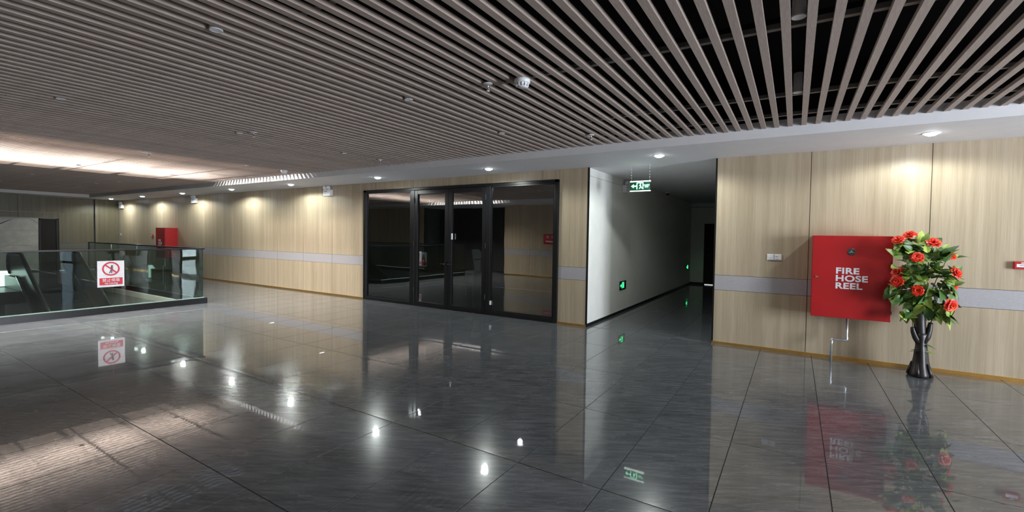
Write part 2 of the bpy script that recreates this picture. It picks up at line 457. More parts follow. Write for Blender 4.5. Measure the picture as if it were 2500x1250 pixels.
panel_wall('wall_back', 'x', YW, -1,
           [(XL+0.01, DX0, 0.03, ZS), (DX0, DX1, DZ1, ZS), (DX1, XC0-0.005, 0.03, ZS), (XC1+0.01, XR, 0.03, ZS)],
           left_seams+over+[0.157, 1.375, 2.592, 3.81, 5.03, 6.25], ZS)
# gold skirting strips
bb = MB()
for a0, a1 in ((XL+0.02, DX0), (DX1, XC0), (XC1, XR)): bb.box(a0, a1, YW-0.012, YW+0.02, 0.0, 0.036)
struct(bb.build('baseboard_back', GOLD))
# black corner trims at the corridor mouth
struct(Box('trim_1', BLACK_METAL, (XC0-0.012, XC0+0.012, YW-0.004, YW+0.02, 0.0, ZS)))
struct(Box('trim_2', BLACK_METAL, (XC1-0.004, XC1+0.018, YW-0.004, YW+0.02, 0.0, ZS)))

# ------------------------------------------------------------------ ceiling: soffit, slats, void
ZT = 2.935
soffit = struct(MB().box(XL, XR+0.1, YS, YW+0.16, ZS, ZT).box(XL, -22.3, YF-0.2, YS-0.001, ZS, ZT).box(-22.299, XR+0.1, YF-1.3, 0.58, ZS, ZT).build('ceiling_soffit', PAINT))
struct(MB().box(XL, XR+0.1, YS, YW+0.16, ZT, 3.5).box(XL, -22.3, YF-0.2, YS-0.001, ZT, 3.5).box(-22.299, XR+0.1, YF-1.3, 0.58, ZT, 3.5).build('ceiling_void_side', BLACK_PAINT))
ceiling = empty_struct('ceiling')
lid = MB()
KX0, KX1, KY0, KY1, KZ = -12.2, -9.6, 0.2, 5.15, 3.56     # roof light above the slats
for r in ((XL-8, KX0, YF-3, YCE+2), (KX1, XR+1.5, YF-3, YCE+2), (KX0, KX1, YF-3, KY0), (KX0, KX1, KY1, YCE+2)): lid.box(r[0], r[1], r[2], r[3], 3.5, 3.56)
lid.box(XR+1.4, XR+1.5, YF-3, YCE+2, 2.8, 3.5)
lid.build('roof_deck', BLACK_PAINT, ceiling)
for q in range(1, 5):
    yy = KY0+(KY1-KY0)*q/5.0; Box('roof_light_bar', BLACK_METAL, (KX0, KX1, yy-0.05, yy+0.05, KZ-0.03, KZ), ceiling)
Box('roof_light_bar', BLACK_METAL, ((KX0+KX1)/2-0.06, (KX0+KX1)/2+0.06, KY0, KY1, KZ-0.03, KZ), ceiling)
slm = MB().box(-0.025, 0.025, -2.764, 2.764, 0, 0.032).mesh('slat', SLAT)
k0 = int(math.ceil((-22.28+0.612)/0.132)); k1 = int(math.floor((XR+0.612)/0.132))
for k in range(k0, k1+1):
    inst(slm, 'slat', ceiling, (-0.612+0.132*k, 3.344, ZSL))
for yy in (0.9, 1.7, 3.35, 4.93, 5.7):
    Box('carrier_rail', GALV, (-22.2, XR, yy-0.02, yy+0.02, ZSL+0.0325, ZSL+0.065), ceiling)
for yy in (2.5, 4.1): Box('conduit', BLACK_PAINT, (-22.2, XR, yy-0.03, yy+0.03, 3.2, 3.26), ceiling)

# ------------------------------------------------------------------ corridor
def cwall(name, x, side, ends, y1):
    w = empty_struct(name)
    a, c = sorted((x, x+side*0.15))
    Box('backing', SEAM, (min(x+side*0.012, x+side*0.15), max(x+side*0.012, x+side*0.15), YW+0.02, y1, 0, ZS), w)
    ys = [YW+0.02]+[YW+0.02+1.17+1.2*q for q in range(0, 7)]; ys = [q for q in ys if q < y1-0.2]+[y1]
    for u0, u1 in zip(ys[:-1], ys[1:]):
        for q0, q1 in ((0.05, 2.605), (2.61, ZS)):
            lo, hi = sorted((x, x+side*0.012))
            Box('panel', WHITE_PANEL, (lo, hi, u0+0.002, u1-0.002, q0, q1), w)
    lo, hi = sorted((x, x-side*0.008))
    Box('skirting', BLACK_METAL, (lo, hi, YW+0.0, y1, 0.0, 0.05), w)
    return w
cwall('wall_corridor_left', XC0, -1, None, YCE)
cwall('wall_corridor_right', XC1, 1, None, YCE)
we = empty_struct('wall_corridor_end')
Box('backing', SEAM, (XC0-0.1, XC1+0.1, YCE+0.012, YCE+0.15, 0, ZS), we)
Box('panel', WHITE_PANEL, (XC0, -2.60, YCE, YCE+0.012, 0.05, 2.60), we)
Box('panel', WHITE_PANEL, (-2.60, XC1, YCE, YCE+0.012, 2.05, 2.60), we)
Box('header_strip', PAINT, (XC0, XC1, YCE-0.02, YCE+0.012, 2.61, ZS), we)
Box('skirting', BLACK_METAL, (XC0, -2.60, YCE-0.01, YCE, 0.0, 0.07), we)
d2 = empty_struct('door_2')
Box('leaf', DARK_DOOR, (-2.56, -1.62, YCE-0.005, YCE+0.03, 0.025, 2.02), d2)
MB().box(-2.60, -2.56, YCE-0.02, YCE+0.03, 0, 2.05).box(-1.62, -1.58, YCE-0.02, YCE+0.03, 0, 2.05).box(-2.60, -1.58, YCE-0.02, YCE+0.03, 2.02, 2.05).build('frame', DARK_DOOR, d2)
MB().tube([(-2.47, YCE-0.005, 1.0), (-2.47, YCE-0.05, 1.0), (-2.36, YCE-0.05, 1.0)], 0.009).build('handle', CHROME, d2, True)
Box('lit_gap', CLIPM, (-2.56, -1.62, YCE+0.004, YCE+0.012, 0.002, 0.022), d2)
struct(Box('ceiling_corridor', PAINT, (XC0-0.1, XC1+0.1, YW+0.161, YCE+0.1, ZS, ZS+0.1)))

# ------------------------------------------------------------------ far left end wall
panel_wall('wall_left', 'y', XL, 1, [(YF, 0.9, 0.03, 2.16), (5.56, 6.6, 0.03, 2.16), (YF, 6.6, 2.165, ZS), (0.9, 5.56, 1.945, 2.16)], [3.0, 4.5], ZS, band=(0.80, 1.03), mat=WOOD_DIM, bandmat=BAND_DIM)
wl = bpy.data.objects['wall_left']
struct(MB().box(XL, XL+0.10, 6.6, YW-0.02, 0.0, ZS).build('wall_left_pier', WOOD_DIM))
struct(Box('trim_3', BAND_DIM, (XL, XL+0.102, 6.58, 6.6, 0.0, ZS)))
XP = -23.46
Box('panel_backing', SEAM, (XL-0.14, XL-0.02, 0.9, 5.56, 0.0, 1.94), wl)
stones = [
    [(1.0, 1.91), (2.2, 1.91), (1.0, 1.2)], [(2.2, 1.91), (4.40, 1.924), (3.2, 1.20), (1.0, 1.2)], [(1.0, 1.2), (3.2, 1.2), (2.0, 0.05), (1.0, 0.05)],
    [(4.40, 1.924), (4.776, 1.932), (5.012, 1.74), (5.012, 1.486), (3.70, 1.46)],
    [(4.776, 1.932), (5.012, 1.935), (5.012, 1.74)],
    [(3.70, 1.46), (5.012, 1.486), (5.01, 1.352), (4.05, 0.873), (3.2, 1.20)],
    [(4.05, 0.873), (5.01, 1.352), (5.008, 0.948), (4.215, 0.956)],
    [(4.05, 0.873), (4.215, 0.956), (5.008, 0.948), (5.008, 0.05), (2.0, 0.05), (3.2, 1.20)]]
for p in stones:
    cy = sum(q[0] for q in p)/len(p); cz = sum(q[1] for q in p)/len(p)
    q = [(cy+(a-cy)*(1-0.008/max(0.1, abs(a-cy)+abs(c-cz))*1.2), cz+(c-cz)*(1-0.008/max(0.1, abs(a-cy)+abs(c-cz))*1.2)) for a, c in p]
    MB().prism(q, 'x', XL, XP).build('stone_panel', STONE, wl)
d3 = empty_struct('door_3')
Box('leaf', DARK_DOOR, (XL-0.01, XL+0.03, 5.06, 5.48, 0.01, 1.90), d3)
MB().box(XL, XL+0.05, 5.02, 5.06, 0, 1.94).box(XL, XL+0.05, 5.48, 5.52, 0, 1.94).box(XL, XL+0.05, 5.02, 5.52, 1.90, 1.94).build('frame', BLACK_METAL, d3)

# ------------------------------------------------------------------ right end wall (outside the frame) with glazing; opposite wall
wr = struct(MB().box(XR, XR+0.12, YF-1.2, 2.2, 0, ZS+0.8).box(XR, XR+0.12, 4.6, 6.86, 0, ZS+0.8).box(XR, XR+0.12, 7.28, YW+0.2, 0, ZS+0.8).box(XR, XR+0.12, 2.2, 4.6, 2.6, ZS+0.8).box(XR, XR+0.12, 6.86, 7.28, 2.4, ZS+0.8).build('wall_right', PAINT))
w1 = empty_struct('window_1')
for q in range(3):
    y0 = 2.2+2.4*q/2
    Box('mullion', BLACK_METAL, (XR, XR+0.08, y0-0.03, y0+0.03, 0, 2.6), w1)
Box('sill', BLACK_METAL, (XR, XR+0.08, 2.2, 4.6, 0, 0.08), w1)
w3 = empty_struct('window_3')
Box('sill', BLACK_METAL, (XR, XR+0.08, 6.86, 7.28, 0, 0.05), w3)
Box('head', BLACK_METAL, (XR, XR+0.08, 6.86, 7.28, 2.36, 2.4), w3)
struct(Box('sky_outside', EXTERIOR, (XR+0.6, XR+0.62, 6.2, 7.8, -0.2, 3.0)))
panel_wall('wall_front', 'x', YF, 1, [(-9.87, XR, 0.03, ZS), (XL, -14.2, 0.03, ZS)], [-9.87+1.19*k for k in range(1, 15)]+[-14.2-1.19*k for k in range(1, 8)], ZS)
rc = struct(MB().box(-14.2, -9.87, YF-1.20, YF-1.05, 0, ZS).box(-9.87, -9.80, YF-1.2, YF-0.17, 0, ZS).box(-14.3, -14.2, YF-1.2, YF-0.17, 0, ZS).build('wall_front_recess', ROOMDARK))
s = thing('direction_sign', 'red sign with white arrow, seen mirrored in the widest glass pane', 'sign', (-7.82, YF, 1.44))
Box('board', RED_SIGN, (-0.29, 0.29, 0.001, 0.015, -0.19, 0.19), s)
MB().prism([(-0.2, -0.11), (0.14, -0.11), (0.14, -0.14), (0.22, -0.09), (0.14, -0.04), (0.14, -0.07), (-0.2, -0.07)], 'y', 0.015, 0.017).build('arrow', WHITE_PRINT, s)
MB().box(-0.17, -0.05, 0.015, 0.017, 0.03, 0.13).build('emblem', GPLASTIC, s)
MB().box(0.04, 0.17, 0.015, 0.017, 0.03, 0.13).build('emblem', GPLASTIC, s)
struct(Box('baseboard_front', GOLD, (-9.86, XR, YF, YF+0.012, 0.0, 0.036)))

# ------------------------------------------------------------------ black framed glass doors
door = empty_struct('door_1')
fr = MB()
ya, yb = YW-0.035, YW+0.06
fr.box(DX0, -8.585, ya, yb, 0, DZ1).box(-3.66, DX1, ya, yb, 0, DZ1)           # jambs
fr.box(DX0, DX1, ya, yb, 2.515, DZ1)                                          # head
fr.box(-7.165, -7.05, ya, yb, 0, 2.515).box(-5.145, -5.045, ya, yb, 0, 2.515) # mullions
fr.box(-8.585, -7.165, ya, yb, 0, 0.075).box(-5.045, -3.66, ya, yb, 0, 0.075) # sills
fr.build('frame', BLACK_METAL, door, bevel=0.006)
bd = MB()
for (a, c) in ((-8.585, -7.165), (-5.045, -3.66)):
    bd.box(a, a+0.022, ya+0.01, ya+0.04, 0.075, 2.515).box(c-0.022, c, ya+0.01, ya+0.04, 0.075, 2.515).box(a, c, ya+0.01, ya+0.04, 2.49, 2.515).box(a, c, ya+0.01, ya+0.04, 0.075, 0.10)
bd.build('glazing_bead', BLACK_METAL, door)
Box('fixed_pane', DOOR_GLASS, (-8.575, -7.175, YW+0.0, YW+0.008, 0.08, 2.51), door)
Box('fixed_pane', DOOR_GLASS, (-5.035, -3.67, YW+0.0, YW+0.008, 0.08, 2.51), door)
def leaf(x0, x1, hx, hs):
    l = bpy.data.objects.new('leaf', None); COL.objects.link(l); l.parent = door
    st = 0.088
    m = MB()
    m.box(x0, x0+st, ya+0.004, yb-0.02, 0.012, 2.508).box(x1-st, x1, ya+0.004, yb-0.02, 0.012, 2.508)
    m.box(x0+st, x1-st, ya+0.004, yb-0.02, 2.42, 2.508).box(x0+st, x1-st, ya+0.004, yb-0.02, 0.012, 0.10)
    m.build('stile_frame', BLACK_METAL, l, bevel=0.005)
    Box('pane', DOOR_GLASS, (x0+st-0.005, x1-st+0.005, YW+0.002, YW+0.010, 0.095, 2.425), l)
    h = MB().tube([(hx, ya+0.004, 0.95), (hx, ya-0.05, 0.95), (hx+hs*0.11, ya-0.055, 0.95)], 0.010).box(hx-0.02, hx+0.02, ya-0.006, ya+0.004, 0.84, 1.02)
    h.build('handle', BLACK_METAL, l, True)
    lab(MB().lathe([(0.0, -0.004), (0.012, -0.004), (0.012, 0.0), (0.0, 0.0)], (hx, ya-0.057, 0.95), 12, 'y').build('handle_rose', CHROME, l), 'chrome spindle cap on the handle')
    return l
leaf(-7.045, -6.105, -6.15, -1)
leaf(-6.095, -5.15, -6.05, 1)
for hx in (-7.05, -5.15):
    for hz in (0.3, 1.3, 2.25): MB().lathe([(0.012, 0), (0.012, 0.1)], (hx, ya-0.008, hz), 10).build('hinge', BLACK_METAL, door, True)
# room behind the doors
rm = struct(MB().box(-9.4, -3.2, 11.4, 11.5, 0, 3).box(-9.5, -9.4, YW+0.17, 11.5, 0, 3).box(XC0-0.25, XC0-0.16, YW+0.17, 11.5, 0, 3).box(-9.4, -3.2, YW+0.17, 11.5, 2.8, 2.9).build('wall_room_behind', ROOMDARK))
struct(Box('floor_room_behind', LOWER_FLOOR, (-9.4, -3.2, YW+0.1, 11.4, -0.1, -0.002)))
ch = thing('tub_chair', 'pale chair standing in the dark room behind the right glass door leaf', 'chair', (-7.09, 9.6, 0))
cb = MB(); cb.prism([(-0.20, 1.18), (0.02, 1.19), (0.12, 1.10), (0.10, 0.62), (-0.10, 0.62)], 'y', 0.10, 0.16); cb.build('backrest', WPLASTIC, ch, bevel=0.015)
Box('seat', WPLASTIC, (-0.12, 0.16, -0.28, 0.12, 0.58, 0.64), ch, bevel=0.02)
Box('armrest', WPLASTIC, (0.12, 0.18, -0.28, 0.14, 0.92, 0.95), ch, bevel=0.01)
for lx in (-0.1, 0.13):
    for ly in (-0.25, 0.1): MB().tube([(lx, ly, 0.0), (lx, ly, 0.6)], 0.012).build('leg', GPLASTIC, ch)
# notice and white latch plate on the doors
n = thing('door_notice', 'small white notice with red figure and red caption stuck on the left door leaf', 'notice', (-6.825, YW+0.016, 1.02))
Box('sheet', WHITE_PRINT, (-0.105, 0.105, -0.0012, 0.0012, -0.155, 0.155), n)
MB().box(-0.095, 0.095, -0.002, -0.0013, -0.135, -0.055).build('caption_bar', RED_SIGN, n)
fg = MB(); fg.lathe([(0.0, -0.0016), (0.032, -0.0016), (0.032, -0.0013), (0, -0.0013)], (0.01, 0, 0.075), 14, 'y')
fg.prism([(-0.05, -0.04), (-0.03, 0.05), (0.04, 0.05), (0.06, -0.04), (0.03, -0.04), (0.015, 0.0), (-0.005, 0.0), (-0.02, -0.04)], 'y', -0.002, -0.0013)
fg.build('printed_figure', RED_SIGN, n)
tag(Box('latch_plate', WHITE_LIT if False else WPLASTIC, (-6.0, -5.968, YW-0.052, YW-0.036, 1.46, 1.585), bevel=0.002), 'white plate high on the meeting stile between the two door leaves', 'latch')
tag(Box('door_stop', WPLASTIC, (-5.045, -5.01, YW-0.03, YW-0.01, 0.20, 0.28), bevel=0.003), 'white clip low on the edge of the widest glass pane', 'clip')

# ------------------------------------------------------------------ stair well: kerb, glass balustrade, slab fascia
bal = thing('glass_balustrade', 'glass balustrade with black rail and black kerb around the escalator well', 'balustrade', (-10.86, 4.83, 0))
def bx(name, mat, b, bevel=0): 
    o = Box(name, mat, (b[0]+10.86, b[1]+10.86, b[2]-4.83, b[3]-4.83, b[4], b[5]), bal, bevel); return o
KH = 0.118
bx('kerb', BLACK_STONE, (-10.92, -10.80, OY0, 4.89, -0.01, KH), 0.004)
bx('kerb', BLACK_STONE, (-17.78, -10.921, 4.77, 4.89, -0.01, KH), 0.004)
bx('kerb', BLACK_STONE, (-17.78, -10.921, OY0-0.12, OY0, -0.01, KH), 0.004)
bx('glass_channel', GLASS_EDGE, (-10.876, -10.844, OY0, 4.85, KH, KH+0.014))
ys = [OY0, 1.75, 3.29, 4.825]
for u0, u1 in zip(ys[:-1], ys[1:]): bx('glass_panel', GLASS, (-10.866, -10.854, u0+0.004, u1-0.004, KH, 1.165))
xs = [-17.68, -16.0, -14.3, -12.6, -10.868]
for u0, u1 in zip(xs[:-1], xs[1:]):
    bx('glass_panel', GLASS, (u0+0.004, u1-0.004, 4.824, 4.836, KH, 1.165))
    bx('glass_panel', GLASS, (u0+0.004, u1-0.004, OY0-0.066, OY0-0.054, KH, 1.165))
bx('handrail', BLACK_METAL, (-10.885, -10.835, OY0-0.08, 4.855, 1.162, 1.192), 0.006)
bx('handrail', BLACK_METAL, (-17.70, -10.886, 4.805, 4.855, 1.162, 1.192), 0.006)
bx('handrail', BLACK_METAL, (-17.70, -10.886, OY0-0.085, OY0-0.035, 1.162, 1.192), 0.006)
bx('end_post', BLACK_METAL, (-17.72, -17.68, 4.81, 4.85, KH, 1.162))
bx('end_post', BLACK_METAL, (-17.72, -17.68, OY0-0.08, OY0-0.04, KH, 1.162))
fa = MB()
fa.box(OX0, OX1-0.02, OY1-0.022, OY1, -0.14, -0.012).box(OX1-0.022, OX1-0.001, OY0, OY1, -0.14, -0.012)
struct(fa.build('trim_4', CREAM))
fw = MB().box(OX0, OX1-0.02, OY1-0.02, OY1, -0.95, -0.141).box(OX1-0.02, OX1-0.001, OY0, OY1, -0.95, -0.141)
struct(fw.build('trim_5', STONE))
# no-leaning sign on the near glass
sg = thing('no_leaning_sign', 'square white sign with red no-leaning ring stuck on the balustrade glass', 'sign', (-10.853, 3.268, 0.7345), (0, 0, PI/2))
Box('board', WHITE_PRINT, (-0.198, 0.198, -0.003, 0.0, -0.243, 0.243), sg)
ring = MB(); N = 40
for k in range(N):
    a0, a1 = 2*PI*k/N, 2*PI*(k+1)/N
    ring.face([(0.130*math.cos(a0), -0.004, 0.095+0.130*math.sin(a0)), (0.130*math.cos(a1), -0.004, 0.095+0.130*math.sin(a1)), (0.104*math.cos(a1), -0.004, 0.095+0.104*math.sin(a1)), (0.104*math.cos(a0), -0.004, 0.095+0.104*math.sin(a0))])
c45 = math.cos(math.radians(42)); s45 = math.sin(math.radians(42))
def rp(u, v): return (u*c45+v*s45, 0.095-u*s45+v*c45)
ring.prism([rp(-0.115, -0.012), rp(0.115, -0.012), rp(0.115, 0.012), rp(-0.115, 0.012)], 'y', -0.0045, -0.0035)
ring.build('prohibition_ring', RED_SIGN, sg)
mn = MB()
mn.lathe([(0, -0.0036), (0.012, -0.0036), (0.012, -0.003), (0, -0.003)], (0.012, 0, 0.150), 12, 'y')
mn.prism([(-0.004, 0.137), (0.022, 0.139), (0.024, 0.08), (-0.004, 0.078)], 'y', -0.0038, -0.0031)
mn.prism([(-0.004, 0.08), (0.010, 0.08), (-0.016, 0.012), (-0.032, 0.012)], 'y', -0.0038, -0.0031)
mn.prism([(0.008, 0.08), (0.022, 0.08), (0.012, 0.012), (-0.004, 0.012)], 'y', -0.0038, -0.0031)
mn.prism([(0.026, 0.165), (0.032, 0.165), (0.032, 0.014), (0.026, 0.014)], 'y', -0.0038, -0.0031)
mn.build('leaning_figure', DARK_PRINT, sg)
Box('caption_bar', RED_SIGN, (-0.168, 0.172, -0.004, -0.003, -0.205, -0.075), sg)
text('caption_text', '禁止倚靠', 0.066, WHITE_PRINT, (0.002, -0.0042, -0.142), (PI/2, 0, 0), sg, 0.0, 'CENTER')
text('caption_text', 'No Leaning', 0.040, WHITE_PRINT, (0.002, -0.0042, -0.188), (PI/2, 0, 0), sg, 0.0006, 'CENTER')

# ------------------------------------------------------------------ escalators and lower lobby
def escalator(name, y0, y1, label):
    e = thing(name, label, 'escalator', (-16.6, (y0+y1)/2, 0))
    ox, oy = 16.6, -(y0+y1)/2
    T = math.tan(math.radians(30)); xb = -16.6+(-ZLOW)/T     # bottom x
    def zz(x): return 0 if x < -16.6 else (-(x+16.6)*T if x < xb else ZLOW)
    prof = [-17.66, -16.9, -16.6, -16.2, -13.5, -11.0, xb-0.3, xb+0.4, xb+1.2]
    for yy in (y0+0.10, y1-0.10):
        sk = MB()
        top = [(x+ox, zz(x)+0.0+ (0.32)) for x in prof]; bot = [(x+ox, zz(x)-0.75) for x in reversed(prof)]
        sk.prism(top+bot, 'y', yy-0.10+oy, yy+0.10+oy); sk.build('skirt_panel', SKIRT, e)
        gl = MB(); gl.prism([(x+ox, zz(x)+0.32) for x in prof]+[(x+ox, zz(x)+0.86) for x in reversed(prof)], 'y', yy-0.006+oy, yy+0.006+oy); gl.build('side_panel', ESC_PANEL, e)
        hp = [(x+ox, yy+oy, zz(x)+0.90) for x in prof]
        hp = [(prof[0]+ox+0.05, yy+oy, 0.38), (prof[0]+ox-0.12, yy+oy, 0.50), (prof[0]+ox-0.16, yy+oy, 0.68), (prof[0]+ox-0.10, yy+oy, 0.84)]+hp
        MB().tube(hp, 0.045, 8).build('handrail', RUBBER, e, True)
        MB().prism([(x+ox, zz(x)+0.335) for x in prof[2:]]+[(x+ox, zz(x)+0.365) for x in reversed(prof[2:])], 'y', yy-0.10+oy, yy-0.06+oy).build('inner_decking', CHROME, e)
    st = MB().box(-0.20, 0.20, -(y1-y0)/2+0.21, (y1-y0)/2-0.21, -0.23, 0.0).mesh('step', STEPM)
    n = int((xb+16.6)/0.4)
    for k in range(n): inst(st, 'step', e, (0.2+0.4*k, 0, -0.231*(k+0.5)))
    Box('landing_plate', STEPM, (-17.66+ox, 0.0, -(y1-y0)/2+0.21, (y1-y0)/2-0.21, -0.06, 0.0), e)
    return e
escalator('escalator', 3.12, 4.42, 'dark escalator descending into the well nearer the wood-panelled wall')
escalator('escalator', 1.05, 2.35, 'dark escalator descending into the well at the left edge of the photo')
struct(MB().box(-32, 2, -4, 12, ZLOW-0.2, ZLOW).build('floor_lower', LOWER_FLOOR))
lw = MB().box(-30.3, -30.05, -4, 12, ZLOW, -0.3).box(-32, 2, 11.5, 11.7, ZLOW, -0.3).box(-32, 2, -4.2, -4.0, ZLOW, -0.3).box(1.8, 2.0, -4, 12, ZLOW, -0.3)
lw.box(-30.3, XL-0.2, -4, 12, -0.31, -0.301)
struct(lw.build('wall_lower', LOWER_WALL))
struct(MB().box(-17.66, -16.25, 0.9, 1.04, -0.3, 0.0).box(-17.66, -16.25, 2.36, 3.11, -0.3, 0.0).box(-17.66, -16.25, 4.43, 4.76, -0.3, 0.0).build('floor_landing', BLACK_STONE))
lb = thing('light_box', 'low glowing pale box beyond the escalators at the left edge', 'light box', (-17.98, 2.95, 0))
Box('case', WPLASTIC, (-0.15, 0.14, -0.42, 0.42, 0.0, 0.44), lb, bevel=0.006)
Box('front_panel', BOX_GLOW, (0.141, 0.15, -0.40, 0.36, 0.02, 0.42), lb)
for q in range(1, 6): Box('louvre', WPLASTIC, (0.15, 0.156, -0.40, 0.36, 0.02+0.066*q, 0.028+0.066*q), lb)

# ------------------------------------------------------------------ downlights in the soffit
DL = [(-22.35, 6.76), (-19.5, 6.76), (-16.5, 6.76), (-13.48, 6.73), (-10.65, 6.72), (-7.53, 6.70), (-4.68, 6.71), (-1.70, 6.72), (1.23, 6.66)]
DLAB = ['lit round downlight nearest the far left corner of the soffit', 'second lit downlight from the far corner, above the far red cabinet', 'lit downlight above the middle twin-lamp emergency light on the far wall',
        'lit downlight fourth from the far corner of the soffit', 'lit downlight just left of the emergency light nearest the glass doors', 'lit downlight above the left end of the black glass doors',
        'lit downlight above the right half of the black glass doors', 'lit downlight before the corridor, beside the hanging exit sign', 'lit downlight above the fire hose cabinet, largest in the photo']
r_me = MB().lathe([(0.062, 0.0), (0.078, -0.006), (0.084, -0.004), (0.084, 0.0)], (0, 0, 0), 28).mesh('rim', WPLASTIC, 'all')
l_me = MB().lathe([(0.0, -0.032), (0.03, -0.028), (0.054, -0.016), (0.064, -0.004), (0.066, 0.0)], (0, 0, 0), 28).mesh('lens', LENS, 'all')  # domed deep so the shape imitates the bloom around a lit lamp
for (x, y), la in zip(DL, DLAB):
    t = thing('downlight', la, 'downlight', (x, y, ZS), group='lit downlights along the soffit')
    inst(r_me, 'rim', t); inst(l_me, 'lens', t)
    ld = bpy.data.lights.new('downlight_beam', 'SPOT'); ld.energy = DOWNLIGHT_POWER*(0.6 if x > 0 else 1.0); ld.spot_size = math.radians(167); ld.spot_blend = 0.3; ld.shadow_soft_size = 0.05
    ld.color = (0.93, 1.0, 0.95)
    lo = bpy.data.objects.new('downlight_beam', ld); COL.objects.link(lo); lo.parent = t; lo.location = (0, 0, -0.07)

# ------------------------------------------------------------------ unlit spotlights between the slats
SPOT_BODY = plain('pale_spot_body', (0.86, 0.87, 0.90), 0.4)
hs = MB().lathe([(0.036, -0.002), (0.0395, -0.002), (0.0395, 0.012), (0.0375, 0.014), (0.0375, 0.06), (0.036, 0.062), (0.036, 0.17), (0.0, 0.17)], (0, 0, 0), 20).mesh('housing', SPOT_BODY, 'all')
rm_ = MB().lathe([(0.029, 0.006), (0.034, -0.004), (0.0395, -0.004), (0.0395, 0.010), (0.030, 0.030), (0.029, 0.006)], (0, 0, 0), 20).mesh('rim', WPLASTIC, 'all')
bl = MB().lathe([(0.0, 0.026), (0.030, 0.030), (0.0, 0.034)], (0, 0, 0), 16).mesh('lens', WPLASTIC, 'all')
rown = {1.5: 'row furthest from the panelled wall', 3.21: 'middle row', 4.84: 'row nearest the panelled wall'}
coln = ['rightmost column', 'second column from right', 'third column from right', 'fourth column from right', 'fifth column from right', 'sixth column from right', 'leftmost column']
for ci, x in enumerate((-0.018, -3.145, -6.25, -9.12, -12.3, -15.4, -18.5)):
    kk = round((x+0.612-0.066)/0.132); xx = -0.612+0.132*kk+0.066
    for y in (1.5, 3.21, 4.84):
        t = thing('recessed_spotlight', 'unlit ceiling spotlight, %s, %s' % (rown[y], coln[ci]), 'spotlight', (xx, y, ZSL+0.03 if ci == 0 else ZSL-0.003), group='unlit spotlights between the slats')
        inst(hs, 'housing', t); inst(rm_, 'rim', t); inst(bl, 'lens', t)

# ------------------------------------------------------------------ smoke detectors and sprinklers
base_me = MB().lathe([(0.0, 0.0), (0.062, 0.0), (0.066, -0.006), (0.066, -0.030), (0.060, -0.036), (0.0, -0.036)], (0, 0, 0), 28).mesh('base', WPLASTIC, 'all')
head = MB().lathe([(0.050, -0.036), (0.048, -0.040), (0.038, -0.064), (0.030, -0.068), (0.0, -0.068)], (0, 0, 0), 24).mesh('sensing_head', WPLASTIC, 'all')
fin = MB().box(0.040, 0.056, -0.0025, 0.0025, -0.060, -0.034).mesh('fin', WPLASTIC)
def detector(x, y, la):
    t = thing('smoke_detector', la, 'smoke detector', (x, y, ZSL), group='smoke detectors under the slats')
    inst(base_me, 'base', t); inst(head, 'sensing_head', t)
    for q in range(12): inst(fin, 'fin', t, (0, 0, 0), (0, 0, 2*PI*q/12))
detector(-1.95, 3.26, 'round white smoke detector under the slats, the largest one')
detector(-9.08, 5.58, 'small white smoke detector near the soffit edge above the far wood wall')
esc = MB().lathe([(0.014, -0.006), (0.036, -0.006), (0.042, -0.001), (0.042, 0.0), (0.014, 0.0)], (0, 0, 0), 22).mesh('escutcheon', WPLASTIC, 'all')
stm = MB().lathe([(0.010, 0.0), (0.010, -0.030), (0.005, -0.034), (0.005, -0.060), (0.0, -0.060)], (0, 0, 0), 14).tube([(-0.010, 0, -0.028), (-0.012, 0, -0.045), (0, 0, -0.060)], 0.0025, 6).tube([(0.010, 0, -0.028), (0.012, 0, -0.045), (0, 0, -0.060)], 0.0025, 6).mesh('body', CHROME, 'all')
dfl = MB().lathe([(0.0, -0.060), (0.016, -0.060), (0.018, -0.064), (0.0, -0.064)], (0, 0, 0), 16).mesh('deflector', WPLASTIC, 'all')
for x, y, la in ((-2.26, 3.21, 'white pendent sprinkler head beside the large smoke detector'), (-2.232, 5.45, 'sprinkler head under the slats near the soffit before the corridor'),
                 (-6.2, 5.57, 'sprinkler head near the soffit above the left end of the glass doors'), (-6.0, 3.27, 'sprinkler head beside the spotlight in the middle of the ceiling'),
                 (-9.25, 3.3, 'sprinkler head far left in the middle of the slatted ceiling'), (-16.6, 4.7, 'sprinkler head furthest away in the dark part of the ceiling')):
    t = thing('sprinkler_head', la, 'sprinkler', (x, y, ZSL), group='sprinkler heads under the slats')
    inst(esc, 'escutcheon', t); inst(stm, 'body', t); inst(dfl, 'deflector', t)

# ------------------------------------------------------------------ emergency lights
def emergency(x, y, z, rz, la):
    t = thing('emergency_light', la, 'emergency light', (x, y, z), (0, 0, rz), group='white twin-lamp emergency lights')
    Box('housing', WPLASTIC, (-0.14, 0.14, -0.085, -0.002, -0.10, 0.055), t, bevel=0.008)
    MB().box(-0.10, -0.015, -0.0865, -0.085, 0.0, 0.02).box(-0.10, -0.03, -0.0865, -0.085, -0.055, -0.04).build('status_panel', GPLASTIC, t)
    MB().lathe([(0, -0.0875), (0.008, -0.0875), (0.008, -0.085), (0, -0.085)], (0.0, 0, 0.012), 10, 'y').build('test_button', BLACK_METAL, t)
    for q in (-0.075, 0.06):
        h = bpy.data.objects.new('lamp_head', MB().lathe([(0.0, 0.04), (0.025, 0.035), (0.052, 0.0), (0.052, -0.012), (0.046, -0.014), (0.0, -0.010)], (0, 0, 0), 20, 'y').mesh('lamp_head', WPLASTIC, 'all'))
        COL.objects.link(h); h.parent = t; h.location = (q, -0.075, 0.105); h.rotation_euler = (math.radians(24), 0, math.radians(28))
        MB().tube([(q, -0.045, 0.05), (q, -0.045, 0.10)], 0.012).build('bracket', WPLASTIC, t)
    return t
